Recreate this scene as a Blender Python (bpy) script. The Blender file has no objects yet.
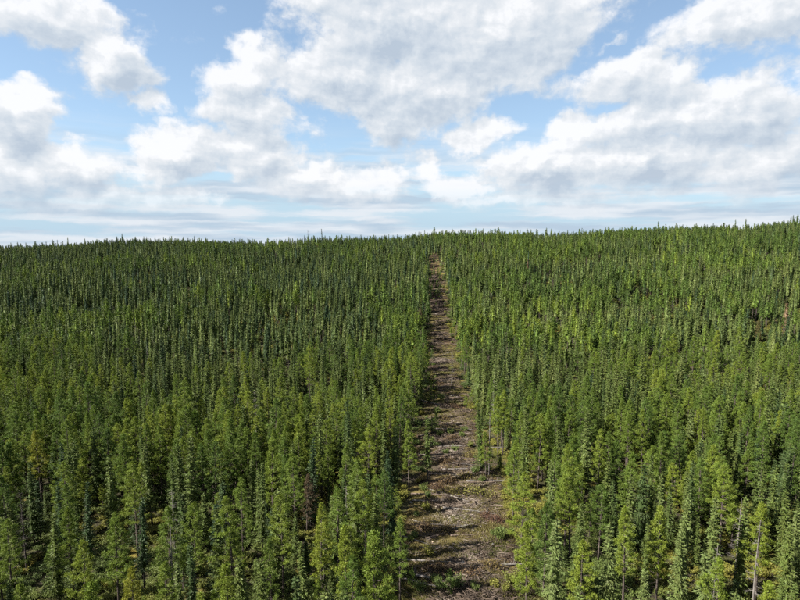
import bpy, math, random
import numpy as np

R = math.radians
rng = np.random.default_rng(7)
random.seed(7)
sc = bpy.context.scene
COL = sc.collection

# ------------------------------------------------------------------ camera
CAM_Z, PITCH, FPX = 46.0, R(6.5), 555.0          # photo is 800 x 600
cam_d = bpy.data.cameras.new('camera')
cam_d.sensor_width = 36.0
cam_d.lens = 36.0 * FPX / 800.0
cam_d.clip_end = 30000
cam = bpy.data.objects.new('camera', cam_d)
cam.location = (0, 0, CAM_Z)
cam.rotation_euler = (R(90) - PITCH, 0, 0)
COL.objects.link(cam)
sc.camera = cam

# ------------------------------------------------------------------ world, sun, exposure
SUN_AZ, SUN_EL = R(-104), R(41)                  # azimuth clockwise from the view direction (+Y): sun to the left, a little behind
sc.view_settings.view_transform = 'Standard'
sc.view_settings.look = 'None'
sc.view_settings.gamma = 1
sc.view_settings.use_curve_mapping = False
sc.view_settings.exposure = 1.85
sun_d = bpy.data.lights.new('sun', 'SUN')
sun_d.energy = 5.0
sun_d.angle = R(0.53)
sun_d.color = (1.0, 0.95, 0.86)
sun = bpy.data.objects.new('sun', sun_d)
sun.rotation_euler = (R(90) - SUN_EL, 0, -SUN_AZ + R(180))
sun.location = (-200, -60, 200)
COL.objects.link(sun)
sc.cycles.max_bounces = 4
sc.cycles.diffuse_bounces = 2
sc.cycles.glossy_bounces = 1
sc.cycles.transmission_bounces = 2
sc.cycles.transparent_max_bounces = 4
sc.cycles.caustics_reflective = False
sc.cycles.caustics_refractive = False
sc.cycles.use_adaptive_sampling = True
sc.cycles.adaptive_threshold = 0.015
sc.cycles.use_denoising = False
sc.render.use_persistent_data = False


def pix_dir(px, py):
    a, b = (px - 400.0) / FPX, (300.0 - py) / FPX
    cp, sp = math.cos(PITCH), math.sin(PITCH)
    return np.array([a, cp + b * sp, -sp + b * cp])


def to_pix(x, y, z):
    cp, sp = math.cos(PITCH), math.sin(PITCH)
    dz = z - CAM_Z
    dep = np.maximum(y * cp - dz * sp, 0.1)
    return 400 + FPX * x / dep, 300 - FPX * (y * sp + dz * cp) / dep, dep


def az_el(px, py):
    d = pix_dir(px, py)
    return math.atan2(d[0], d[1]), math.atan2(d[2], math.hypot(d[0], d[1]))


class NT:
    """small helper to write node trees as expressions"""
    def __init__(s, tree):
        s.t = tree
        s.n, s.l = tree.nodes, tree.links

    def put(s, sock, v):
        if v is None:
            return
        if hasattr(v, 'is_output'):
            s.l.new(v, sock)
        else:
            sock.default_value = v

    def node(s, kind, ins=(), out=0, **props):
        n = s.n.new(kind)
        for k, v in props.items():
            setattr(n, k, v)
        if isinstance(ins, dict):
            for k, v in ins.items():
                s.put(n.inputs[k], v)
        else:
            for i, v in enumerate(ins):
                s.put(n.inputs[i], v)
        return n.outputs[out]

    def m(s, op, a, b=None, c=None, clamp=False):
        return s.node('ShaderNodeMath', (a, b, c), operation=op, use_clamp=clamp)

    def vm(s, op, a, b=None, c=None):
        n = s.n.new('ShaderNodeVectorMath')
        n.operation = op
        s.put(n.inputs[0], a)
        s.put(n.inputs[1], b)
        if c is not None:
            s.put(n.inputs[2], c)
        return n.outputs[0]

    def smooth(s, v, lo, hi, a=0.0, b=1.0):
        return s.node('ShaderNodeMapRange', (v, lo, hi, a, b), interpolation_type='SMOOTHSTEP')

    def mix(s, f, a, b, blend='MIX'):
        n = s.n.new('ShaderNodeMix')
        n.data_type = 'RGBA'
        n.blend_type = blend
        s.put(n.inputs[0], f)
        s.put(n.inputs[6], a)
        s.put(n.inputs[7], b)
        return n.outputs[2]

    def noise(s, vec, scale, detail=4, rough=0.55, dims='3D', out=0, dist=0.0):
        return s.node('ShaderNodeTexNoise', {'Vector': vec, 'Scale': scale, 'Detail': detail, 'Roughness': rough,
                                             'Distortion': dist}, out=out, noise_dimensions=dims)

    def ramp(s, fac, stops, interp='LINEAR'):
        n = s.n.new('ShaderNodeValToRGB')
        cr = n.color_ramp
        cr.interpolation = interp
        while len(cr.elements) < len(stops):
            cr.elements.new(0.5)
        for e, (p, c) in zip(cr.elements, stops):
            e.position = p
            e.color = (*c, 1)
        s.put(n.inputs[0], fac)
        return n.outputs[0]


# clouds: (pixel x, pixel y, half width, half height, tilt in degrees, weight); each becomes a direction in the sky
CLOUDS = [
    (48, 20, 90, 44, 18, 1.15), (112, 58, 50, 36, 30, 1.1),
    (10, 112, 60, 36, 20, 1.1), (140, 102, 32, 16, 10, 0.8),
    (80, 163, 105, 28, 6, 1.05), (172, 156, 54, 30, 0, 1.15), (20, 165, 80, 30, 0, 1.0),
    (400, 18, 140, 60, 0, 1.2), (500, 38, 100, 58, -12, 1.2), (345, 80, 100, 46, 8, 1.15), (425, 88, 94, 50, -8, 1.2),
    (240, 78, 62, 26, -8, 0.85), (248, 48, 24, 26, 0, 0.7), (470, 132, 58, 22, -6, 0.9), (400, 122, 70, 26, 5, 0.9),
    (262, 118, 72, 30, 5, 1.0), (235, 154, 88, 30, 3, 1.05), (330, 184, 130, 22, 2, 0.85), (420, 168, 30, 32, 0, 1.0),
    (460, 182, 80, 18, 0, 0.9),
    (640, 80, 80, 34, -4, 1.1), (582, 134, 48, 30, -20, 1.0), (660, 122, 130, 34, -8, 1.1), (750, 112, 96, 52, -14, 1.15),
    (545, 166, 70, 24, -4, 1.1), (640, 164, 110, 32, -8, 1.1), (745, 160, 110, 34, -8, 1.05),
    (752, 16, 116, 34, 0, 1.15), (716, 44, 60, 11, -12, 0.65), (560, 196, 140, 20, 0, 0.75), (120, 200, 150, 20, 0, 0.75),
    (306, 160, 15, 12, -40, 0.6), (608, 40, 26, 6, -10, 0.5), (20, 82, 26, 10, 0, 0.55), 
]


def build_world():
    w = bpy.data.worlds.new('World')
    sc.world = w
    w.use_nodes = True
    T = NT(w.node_tree)
    w.node_tree.nodes.clear()
    w.cycles.sampling_method = 'MANUAL'
    w.cycles.sample_map_resolution = 512
    g = T.node('ShaderNodeTexCoord', out=0)
    sep = T.n.new('ShaderNodeSeparateXYZ')
    T.l.new(g, sep.inputs[0])
    x, y, z = sep.outputs
    az = T.m('ARCTAN2', x, y)
    el = T.m('ARCSINE', z)
    P = T.node('ShaderNodeCombineXYZ', (az, el, 0.0))
    den = T.m('ADD', T.m('MAXIMUM', z, 0.0), 0.10)
    Q = T.node('ShaderNodeCombineXYZ', (T.m('DIVIDE', x, den), T.m('DIVIDE', y, den), 0.0))   # the flat cloud deck overhead
    # domain warp so that no cloud keeps an elliptical edge
    w1 = T.vm('SUBTRACT', T.noise(P, 7.0, 3, 0.6, '2D', out=1), (0.5, 0.5, 0.5))
    w2 = T.vm('SUBTRACT', T.noise(P, 26.0, 4, 0.62, '2D', out=1), (0.5, 0.5, 0.5))
    Pw = T.vm('MULTIPLY_ADD', w1, (0.10, 0.062, 0), P)
    Pw = T.vm('MULTIPLY_ADD', w2, (0.034, 0.026, 0), Pw)
    def field(pos, lst):
        F = None
        for (px, py, rx, ry, tilt, wt) in lst:
            a, e = az_el(px, py)
            s = math.cos(a)
            k = 1.22
            mp = T.n.new('ShaderNodeMapping')
            mp.vector_type = 'TEXTURE'
            T.l.new(pos, mp.inputs[0])
            mp.inputs['Location'].default_value = (a, e, 0)
            mp.inputs['Rotation'].default_value = (0, 0, -R(tilt))
            mp.inputs['Scale'].default_value = (rx / FPX * k * s * s, ry / FPX * k * s, 1)
            gr = T.node('ShaderNodeTexGradient', (mp.outputs[0],), out=1, gradient_type='SPHERICAL')
            v = T.m('MULTIPLY', gr, wt)
            F = v if F is None else T.m('SMOOTH_MAX', F, v, 0.06)
        return F
    F = field(Pw, CLOUDS)
    big = [c for c in CLOUDS if c[2] * c[3] > 1500]
    Fup = T.m('SUBTRACT', field(T.vm('ADD', Pw, (-0.012, 0.030, 0)), big), F)    # more cloud above: a shaded base; less: a lit top
    # the rest of the sky carries the same broken cumulus
    G = T.m('MULTIPLY_ADD', T.noise(Q, 0.95, 4, 0.55, '2D'), 2.6, -0.98)
    side = T.m('MAXIMUM', T.smooth(T.m('ABSOLUTE', az), 0.66, 0.86), T.smooth(el, 0.40, 0.52))
    F = T.m('ADD', F, T.m('MULTIPLY', T.m('MAXIMUM', G, 0.0), side))
    # billows
    Pb = T.vm('MULTIPLY_ADD', w2, (0.012, 0.012, 0), P)
    Pb = T.vm('MULTIPLY', Pb, (1.0, 1.35, 1.0))
    b1 = T.noise(Pb, 9.5, 8, 0.60, '2D')
    b2 = T.noise(T.vm('ADD', Pb, (-0.009, 0.014, 0)), 9.5, 6, 0.57, '2D')
    deck = T.noise(Q, 2.2, 5, 0.55, '2D')
    D = T.m('ADD', F, T.m('MULTIPLY', T.m('SUBTRACT', b1, 0.5), 1.40))
    D = T.m('ADD', D, T.m('MULTIPLY', T.m('SUBTRACT', deck, 0.5), 0.42))
    alpha = T.smooth(D, 0.16, 0.54)
    # thin stratus streaks above the horizon and the pale air low down
    Sv = T.vm('MULTIPLY', T.vm('MULTIPLY_ADD', w2, (0.02, 0.007, 0), P), (4.0, 44.0, 1))
    st = T.noise(Sv, 1.0, 5, 0.55, '2D')
    stm = T.m('MULTIPLY', T.smooth(st, 0.33, 0.58), T.smooth(el, 0.20, 0.09, 0.0, 0.9))
    low = T.m('MAXIMUM', T.smooth(el, 0.24, 0.0, 0.0, 0.93), T.smooth(el, 0.9, 0.1, 0.0, 0.36))
    # light on the clouds
    relief = T.m('SUBTRACT', b1, b2)
    thick = T.smooth(D, 0.35, 1.05)
    lit = T.m('MULTIPLY_ADD', relief, 2.4, 0.70)
    lit = T.m('SUBTRACT', lit, T.m('MULTIPLY', Fup, 1.0))
    lit = T.m('SUBTRACT', lit, T.m('MULTIPLY', thick, T.m('MULTIPLY_ADD', deck, 0.75, -0.08)), clamp=True)
    ccol = T.ramp(lit, [(0.0, (0.46, 0.54, 0.64)), (0.42, (0.62, 0.68, 0.745)), (0.75, (0.76, 0.79, 0.825)), (1.0, (0.90, 0.91, 0.93))])
    sky = T.n.new('ShaderNodeTexSky')
    sky.sky_type = 'NISHITA'
    sky.sun_disc = False
    sky.sun_elevation = SUN_EL
    sky.sun_rotation = SUN_AZ % (2 * math.pi)
    sky.altitude = 800
    sky.air_density = 1.0
    sky.dust_density = 0.15
    sky.ozone_density = 1.0
    bg_sky = T.node('ShaderNodeBackground', (sky.outputs[0], 0.05))
    scol = T.mix(T.smooth(T.noise(T.vm('ADD', Sv, (3.0, -0.35, 0)), 1.0, 3, 0.5, '2D'), 0.35, 0.62), (0.46, 0.57, 0.69, 1), (0.76, 0.80, 0.85, 1))
    bg_str = T.node('ShaderNodeBackground', (scol, 0.30))
    bg_cld = T.node('ShaderNodeBackground', (ccol, 0.305))
    bg_low = T.node('ShaderNodeBackground', ((0.42, 0.60, 0.76, 1), 0.30))
    m0 = T.node('ShaderNodeMixShader', (low, bg_sky, bg_low))
    m1 = T.node('ShaderNodeMixShader', (stm, m0, bg_str))
    m2 = T.node('ShaderNodeMixShader', (T.m('MULTIPLY', alpha, T.smooth(el, 0.0, 0.11, 0.15, 0.97)), m1, bg_cld))
    out = T.n.new('ShaderNodeOutputWorld')
    T.l.new(m2, out.inputs[0])


build_world()

# ------------------------------------------------------------------ terrain
_py = np.array([-400, -100, 0, 60, 95, 150, 225, 330, 400, 480, 545, 590, 650, 760, 1200, 3000, 12000], float)
_pz = np.array([8, 4, 1, 0.5, 0, -0.5, -1.0, 8.4, 15.5, 25, 31.5, 33, 30, 18, -30, -90, -180], float)
_dy = np.arange(-400, 12000, 4.0)
_dz = np.convolve(np.pad(np.interp(_dy, _py, _pz), 12, mode='edge'), np.ones(25) / 25, 'valid')


def sstep(v, a, b):
    t = np.clip((v - a) / (b - a), 0, 1)
    return t * t * (3 - 2 * t)


def ground(x, y):
    x = np.asarray(x, float)
    y = np.asarray(y, float)
    far = sstep(y, 120, 380)
    ye = y + far * (20 * np.sin(x / 131.0 + 0.4) + 11 * np.sin(x / 47.0 + 1.0) + 0.20 * np.clip(x, 0, 420))
    z = np.interp(ye, _dy, _dz)
    xc = np.clip(x, -900, 900)
    w = sstep(y, 130, 560)
    z = z + w * (0.0275 * xc + 0.0095 * (np.sqrt(xc * xc + 120.0 ** 2) - 120))
    und = 1.6 * np.sin(x / 47 + y / 83) + 1.3 * np.sin(x / 29 - y / 61 + 2) + 0.7 * np.sin(x / 17 + y / 23)
    z = z + und * (0.25 + 0.75 * sstep(y, 120, 300)) * sstep(y, 20, 80)
    return z


def line_x(y):
    y = np.asarray(y, float)
    return 6.2 + 0.0495 * y + 0.4 * np.sin(y / 41.0) - 1.6 * (1 - sstep(y, 80, 160))


def line_half(y):
    y = np.asarray(y, float)
    h = 9.0 - 3.6 * sstep(y, 85, 175) - 0.7 * sstep(y, 220, 360) - 2.9 * sstep(y, 380, 520)
    return h + 0.6 * np.sin(y / 17.0) + 0.45 * np.sin(y / 7.3) + 0.3 * np.sin(y / 3.1)


def vnoise(x, y, scale, seed=0):
    """value noise, 0..1"""
    x = np.asarray(x, float) / scale + 1000
    y = np.asarray(y, float) / scale + 1000
    r = np.random.default_rng(seed).random((256, 256))
    xi, yi = np.floor(x).astype(int), np.floor(y).astype(int)
    fx, fy = x - xi, y - yi
    fx, fy = fx * fx * (3 - 2 * fx), fy * fy * (3 - 2 * fy)
    a, b = r[xi % 256, yi % 256], r[(xi + 1) % 256, yi % 256]
    c, d = r[xi % 256, (yi + 1) % 256], r[(xi + 1) % 256, (yi + 1) % 256]
    return (a * (1 - fx) + b * fx) * (1 - fy) + (c * (1 - fx) + d * fx) * fy


def relief(x, y):
    return 0.55 * (vnoise(x, y, 2.3, 3) - 0.5) + 0.34 * (vnoise(x, y, 0.9, 4) - 0.5)


def floor_z(x, y):
    """height of the surface one stands on: cut strip or forest floor"""
    x = np.asarray(x, float)
    y = np.asarray(y, float)
    u = np.abs(x - line_x(y)) / (line_half(y) + 1.5)
    inside = u < 1
    return ground(x, y) + np.where(inside, 0.14 + relief(x, y) * (1 - np.clip(u, 0, 1) ** 4) - 0.3 * np.clip(u, 0, 1) ** 6, 0)


# ------------------------------------------------------------------ materials
MAT = {}


def new_mat(name):
    m = bpy.data.materials.new(name)
    m.use_nodes = True
    m.node_tree.nodes.clear()
    MAT[name] = m
    return NT(m.node_tree)


def finish(T, shader, disp=None):
    o = T.n.new('ShaderNodeOutputMaterial')
    T.l.new(shader, o.inputs[0])


def bsdf(T, col, rough=0.8, spec=0.2, normal=None):
    return T.node('ShaderNodeBsdfPrincipled', {'Base Color': col, 'Roughness': rough, 'Specular IOR Level': spec, 'Normal': normal})


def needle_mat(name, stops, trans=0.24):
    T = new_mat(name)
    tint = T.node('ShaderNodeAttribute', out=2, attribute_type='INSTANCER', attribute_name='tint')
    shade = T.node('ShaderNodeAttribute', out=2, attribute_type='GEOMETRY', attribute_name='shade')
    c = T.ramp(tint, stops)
    c = T.node('ShaderNodeHueSaturation', {'Hue': T.m('MULTIPLY_ADD', shade, 0.03, 0.485), 'Saturation': 1.0,
                                           'Value': T.m('MULTIPLY_ADD', shade, 0.7, 0.65), 'Fac': 1.0, 'Color': c})
    a = bsdf(T, c, 0.6, 0.25)
    b = T.node('ShaderNodeBsdfTranslucent', {'Color': c})
    finish(T, T.node('ShaderNodeMixShader', (trans, a, b)))


needle_mat('pine_needles', [(0.0, (0.046, 0.076, 0.015)), (0.35, (0.072, 0.114, 0.018)), (0.65, (0.108, 0.150, 0.019)),
                            (0.88, (0.150, 0.186, 0.021)), (0.96, (0.20, 0.19, 0.022)), (1.0, (0.085, 0.062, 0.034))])
needle_mat('spruce_needles', [(0.0, (0.022, 0.044, 0.018)), (0.35, (0.055, 0.079, 0.018)), (0.6, (0.084, 0.110, 0.024)),
                              (0.8, (0.099, 0.127, 0.038)), (0.95, (0.105, 0.120, 0.026)), (1.0, (0.105, 0.066, 0.036))], 0.24)
needle_mat('shrub_leaves', [(0.0, (0.05, 0.075, 0.02)), (0.4, (0.10, 0.13, 0.03)), (0.7, (0.19, 0.17, 0.03)), (0.9, (0.13, 0.085, 0.04)), (1.0, (0.11, 0.055, 0.035))])
needle_mat('grass_blades', [(0.0, (0.06, 0.08, 0.02)), (0.5, (0.135, 0.12, 0.036)), (1.0, (0.17, 0.13, 0.06))])


def wood_mat(name, dark, light, scale=6.0):
    T = new_mat(name)
    co = T.node('ShaderNodeTexCoord', out=3)
    st = T.vm('MULTIPLY', co, (1, 1, 0.25))
    n = T.noise(st, scale, 5, 0.65)
    n2 = T.noise(co, 1.1, 3, 0.5)
    c = T.mix(T.smooth(n, 0.3, 0.72), (*dark, 1), (*light, 1))
    c = T.mix(T.smooth(n2, 0.55, 0.8), c, (light[0] * 0.85, light[1] * 0.9, light[2] * 0.75, 1))
    bmp = T.node('ShaderNodeBump', {'Strength': 0.6, 'Distance': 0.03, 'Height': n})
    finish(T, bsdf(T, c, 0.9, 0.1, bmp))


wood_mat('pine_bark', (0.036, 0.029, 0.025), (0.105, 0.086, 0.075))
wood_mat('spruce_bark', (0.032, 0.027, 0.024), (0.085, 0.075, 0.068))
wood_mat('dead_wood', (0.07, 0.063, 0.059), (0.19, 0.172, 0.158))
wood_mat('log_bark', (0.05, 0.038, 0.03), (0.17, 0.13, 0.105))
wood_mat('charred_wood', (0.02, 0.018, 0.017), (0.07, 0.06, 0.055))
wood_mat('fresh_wood', (0.22, 0.16, 0.11), (0.36, 0.28, 0.20))
wood_mat('stone', (0.10, 0.096, 0.09), (0.21, 0.20, 0.19), 2.0)


def stick_mat():
    T = new_mat('slash_sticks')
    shade = T.node('ShaderNodeAttribute', out=2, attribute_type='GEOMETRY', attribute_name='shade')
    c = T.ramp(shade, [(0.0, (0.028, 0.021, 0.017)), (0.35, (0.050, 0.038, 0.030)), (0.6, (0.082, 0.061, 0.046)),
                       (0.85, (0.130, 0.108, 0.088)), (1.0, (0.23, 0.20, 0.17))])
    finish(T, bsdf(T, c, 0.9, 0.1))


stick_mat()


def forest_floor_mat():
    T = new_mat('forest_floor')
    g = T.node('ShaderNodeNewGeometry', out=0)
    n1 = T.noise(g, 0.11, 5, 0.6)
    n2 = T.noise(g, 0.9, 6, 0.65)
    n3 = T.noise(g, 7.0, 5, 0.7)
    c = T.mix(T.smooth(n2, 0.35, 0.65), (0.034, 0.028, 0.020, 1), (0.060, 0.062, 0.022, 1))
    c = T.mix(T.smooth(T.m('ADD', n1, T.m('MULTIPLY', n2, 0.5)), 0.80, 0.94), c, (0.17, 0.135, 0.030, 1))
    c = T.mix(0.55, c, T.ramp(n3, [(0.3, (0.3, 0.3, 0.3)), (0.7, (1.0, 1.0, 1.0))]), 'MULTIPLY')
    bmp = T.node('ShaderNodeBump', {'Strength': 0.8, 'Distance': 0.25, 'Height': n3})
    finish(T, bsdf(T, c, 0.95, 0.1, bmp))


forest_floor_mat()


def strip_mat():
    T = new_mat('cleared_soil')
    g = T.node('ShaderNodeNewGeometry', out=0)
    st = T.vm('MULTIPLY', g, (0.45, 1.0, 1.0))       # windrows lie across the line
    n1 = T.noise(st, 0.24, 5, 0.6)
    n2 = T.noise(st, 1.3, 6, 0.68)
    n3 = T.noise(g, 9.0, 5, 0.75)
    n4 = T.noise(T.vm('ADD', st, (40, 11, 3)), 0.16, 4, 0.55)
    c = T.mix(T.smooth(n2, 0.36, 0.62), (0.030, 0.021, 0.015, 1), (0.086, 0.056, 0.038, 1))
    c = T.mix(T.smooth(T.m('ADD', n1, T.m('MULTIPLY', n2, 0.6)), 0.80, 0.98), c, (0.135, 0.108, 0.084, 1))
    c = T.mix(T.smooth(T.m('ADD', n4, T.m('MULTIPLY', n2, 0.35)), 0.60, 0.76, 0, 0.85), c, (0.140, 0.115, 0.040, 1))
    c = T.mix(0.7, c, T.ramp(n3, [(0.3, (0.35, 0.33, 0.32)), (0.68, (1.15, 1.12, 1.1))]), 'MULTIPLY')
    h = T.m('ADD', n3, T.m('MULTIPLY', n2, 1.5))
    bmp = T.node('ShaderNodeBump', {'Strength': 1.0, 'Distance': 0.22, 'Height': h})
    finish(T, bsdf(T, c, 0.95, 0.08, bmp))


strip_mat()


# ------------------------------------------------------------------ mesh helpers
class MB:
    """collects triangles with one material slot and one 'shade' value each"""
    def __init__(s):
        s.v, s.f, s.m, s.s, s.n = [], [], [], [], 0

    def add(s, v, f, mat=0, shade=0.5):
        v = np.asarray(v, float).reshape(-1, 3)
        f = np.asarray(f, int).reshape(-1, 3)
        s.v.append(v)
        s.f.append(f + s.n)
        s.n += len(v)
        s.m.append(np.full(len(f), mat))
        s.s.append(np.broadcast_to(np.asarray(shade, float), (len(f),)))

    def tube(s, pts, rad, sides=6, mat=0, shade=0.5, cap=True, jit=0.0):
        pts = np.asarray(pts, float)
        rad = np.broadcast_to(np.asarray(rad, float), (len(pts),))
        d = np.gradient(pts, axis=0)
        d /= np.linalg.norm(d, axis=1, keepdims=True) + 1e-9
        ref = np.array([0, 0, 1.0]) if abs(d[0][2]) < 0.9 else np.array([1.0, 0, 0])
        a = np.cross(d, ref)
        a /= np.linalg.norm(a, axis=1, keepdims=True) + 1e-9
        b = np.cross(d, a)
        th = np.arange(sides) * 2 * math.pi / sides
        rr = rad[:, None] * (1 + jit * (rng.random((len(pts), sides)) - 0.5))
        V = pts[:, None] + rr[..., None] * (np.cos(th)[None, :, None] * a[:, None] + np.sin(th)[None, :, None] * b[:, None])
        f = []
        k = len(pts)
        for i in range(k - 1):
            for j in range(sides):
                p, q = i * sides + j, i * sides + (j + 1) % sides
                f += [(p, q, q + sides), (p, q + sides, p + sides)]
        V = V.reshape(-1, 3)
        if cap:
            V = np.vstack([V, pts[:1], pts[-1:]])
            for j in range(sides):
                f.append((j, k * sides, (j + 1) % sides))
                f.append(((k - 1) * sides + (j + 1) % sides, k * sides + 1, (k - 1) * sides + j))
        s.add(V, f, mat, shade)

    def mesh(s, name, mats, smooth=False):
        me = bpy.data.meshes.new(name)
        V = np.vstack(s.v).astype(np.float32)
        F = np.vstack(s.f).astype(np.int32)
        me.vertices.add(len(V))
        me.vertices.foreach_set('co', V.ravel())
        me.loops.add(F.size)
        me.loops.foreach_set('vertex_index', F.ravel())
        me.polygons.add(len(F))
        me.polygons.foreach_set('loop_start', np.arange(0, F.size, 3, dtype=np.int32))
        me.polygons.foreach_set('material_index', np.concatenate(s.m).astype(np.int32))
        at = me.attributes.new('shade', 'FLOAT', 'FACE')
        at.data.foreach_set('value', np.concatenate(s.s).astype(np.float32))
        for m in mats:
            me.materials.append(MAT[m])
        me.update(calc_edges=True)
        me.validate()
        if smooth:
            me.polygons.foreach_set('use_smooth', np.ones(len(F), bool))
        return me


def blades(mb, base, direc, length, width, mat=0, shade=None, fold=None):
    """thin needle-spray triangles; base, direc: (n,3)"""
    n = len(base)
    d = direc / (np.linalg.norm(direc, axis=1, keepdims=True) + 1e-9)
    side = np.cross(d, rng.normal(size=(n, 3)))
    side /= np.linalg.norm(side, axis=1, keepdims=True) + 1e-9
    L = np.broadcast_to(np.asarray(length, float), (n,))[:, None]
    W = np.broadcast_to(np.asarray(width, float), (n,))[:, None]
    V = np.stack([base - d * L * 0.12, base + d * L * 0.5 + side * W * 0.5, base + d * L, base + d * L * 0.5 - side * W * 0.5], 1).reshape(-1, 3)
    i = np.arange(n)[:, None] * 4
    F = np.concatenate([i + [0, 1, 2], i + [0, 2, 3]], 1).reshape(-1, 3)
    sh = rng.random(n) if shade is None else shade
    mb.add(V, F, mat, np.repeat(sh, 2))


def obj(name, me, parent=None, loc=None, rot=None, scale=None):
    o = bpy.data.objects.new(name, me)
    if parent is not None:
        o.parent = parent
    if loc is not None:
        o.location = loc
    if rot is not None:
        o.rotation_euler = rot
    if scale is not None:
        o.scale = scale
    COL.objects.link(o)
    return o


def tag(o, label=None, cat=None, group=None, kind=None):
    if label:
        o['label'] = label
    if cat:
        o['category'] = cat
    if group:
        o['group'] = group
    if kind:
        o['kind'] = kind
    return o


# ------------------------------------------------------------------ ground sheets
def grid_mesh(name, X, Y, Z, mat, smooth=True):
    ny, nx = X.shape
    V = np.stack([X, Y, Z], -1).reshape(-1, 3).astype(np.float32)
    idx = np.arange(ny * nx).reshape(ny, nx)
    F = np.stack([idx[:-1, :-1], idx[:-1, 1:], idx[1:, 1:], idx[1:, :-1]], -1).reshape(-1, 4).astype(np.int32)
    me = bpy.data.meshes.new(name)
    me.vertices.add(len(V))
    me.vertices.foreach_set('co', V.ravel())
    me.loops.add(F.size)
    me.loops.foreach_set('vertex_index', F.ravel())
    me.polygons.add(len(F))
    me.polygons.foreach_set('loop_start', np.arange(0, F.size, 4, dtype=np.int32))
    me.update(calc_edges=True)
    me.validate()
    if smooth:
        me.polygons.foreach_set('use_smooth', np.ones(len(F), bool))
    me.materials.append(MAT[mat])
    return me


xs = np.concatenate([np.arange(-6000, -1400, 400), np.arange(-1400, -150, 16), np.arange(-150, 150, 3), np.arange(150, 1400, 16), np.arange(1400, 6001, 400)])
ys = np.concatenate([np.arange(-300, -40, 20), np.arange(-40, 300, 3), np.arange(300, 1100, 9), np.arange(1100, 9001, 200)])
X, Y = np.meshgrid(xs.astype(float), ys.astype(float))
Z = ground(X, Y)
inside = np.abs(X - line_x(Y)) < line_half(Y) - 2.6
Z = Z - 0.9 * (inside & (Y > -20) & (Y < 590))
tag(obj('ground', grid_mesh('ground', X, Y, Z, 'forest_floor')), 'mossy forest floor under the conifers', None, None, 'structure')

us = np.linspace(-1, 1, 49)
ys = np.concatenate([np.arange(-18, 180, 0.4), np.arange(180, 400, 0.9), np.arange(400, 592, 2.0)])
Y = np.repeat(ys[:, None], len(us), 1)
X = line_x(Y) + us[None, :] * (line_half(Y) + 1.5)
tag(obj('cleared_strip', grid_mesh('cleared_strip', X, Y, floor_z(X, Y) - 0.35 * np.abs(us)[None, :] ** 12, 'cleared_soil')),
    'brown cleared line of soil and slash cut through the forest', None, None, 'structure')


# ------------------------------------------------------------------ tree shapes
def crown_pine(mb, H, h0, Rm, nb, tufts, nbl, blen, mat=0, lop=0.25, wid=0.22):
    """open pine crown: up-curved limbs that carry bushy needle tufts; returns limb paths"""
    limbs = []
    ph = rng.random() * 6.28
    gaps = rng.random(3) * 6.28
    for k in range(nb):
        t = (k + rng.random()) / nb
        t = t ** 0.9
        h = h0 + (H - 0.25 - h0) * t
        az = ph + k * 2.39996 + rng.normal() * 0.45
        prof = (1 - t) ** 0.80 * (0.62 + 0.38 * min(1, t / 0.25)) + 0.05
        L = Rm * prof * rng.uniform(0.62, 1.18) * (1 + lop * math.cos(az - ph))
        if np.min(np.abs((az - gaps + math.pi) % (2 * math.pi) - math.pi)) < 0.25 and rng.random() < 0.6:
            L *= 0.55
        up = 0.10 + 0.55 * t + rng.normal() * 0.12
        d = np.array([math.cos(az), math.sin(az), up])
        p0 = np.array([0, 0, h])
        s = np.linspace(0, 1, 4)[:, None]
        path = p0 + d * L * s + np.array([0, 0, 1]) * (0.16 * L * s ** 2 - 0.06 * L * s)
        limbs.append((path, 0.030 * (1 - t) + 0.012))
        nt = max(2, int(round(tufts * (0.5 + prof))))
        u = rng.uniform(0.35, 1.0, nt) ** 0.62
        lat = np.array([-math.sin(az), math.cos(az), 0])
        c = p0 + d * L * u[:, None] + np.array([0, 0, 1]) * (0.16 * L * u ** 2 - 0.06 * L * u)[:, None]
        spread = 0.30 * L * (0.45 + 0.55 * np.sin(np.pi * np.clip(u, 0, 1)))[:, None]
        c = c + lat * rng.normal(size=(nt, 1)) * spread * 0.62 + np.array([0, 0, 1]) * np.abs(rng.normal(size=(nt, 1))) * 0.07
        base = np.repeat(c, nbl, 0)
        dr = rng.normal(size=(len(base), 3)) * [0.85, 0.85, 0.7] + d * 0.45 + [0, 0, 0.55]
        sh = np.clip(np.repeat(rng.random(nt), nbl) * 0.65 + rng.random(len(base)) * 0.35, 0, 1)
        blades(mb, base + rng.normal(size=base.shape) * 0.09, dr, blen * rng.uniform(0.7, 1.3, len(base)), blen * wid, mat, sh)
    base = np.repeat(np.array([[0, 0, H - 0.45], [0, 0, H - 0.2], [0, 0, H - 0.02]]), nbl, 0)
    blades(mb, base, rng.normal(size=base.shape) * 0.6 + [0, 0, 1.0], blen, blen * 0.36, mat)
    return limbs


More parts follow.
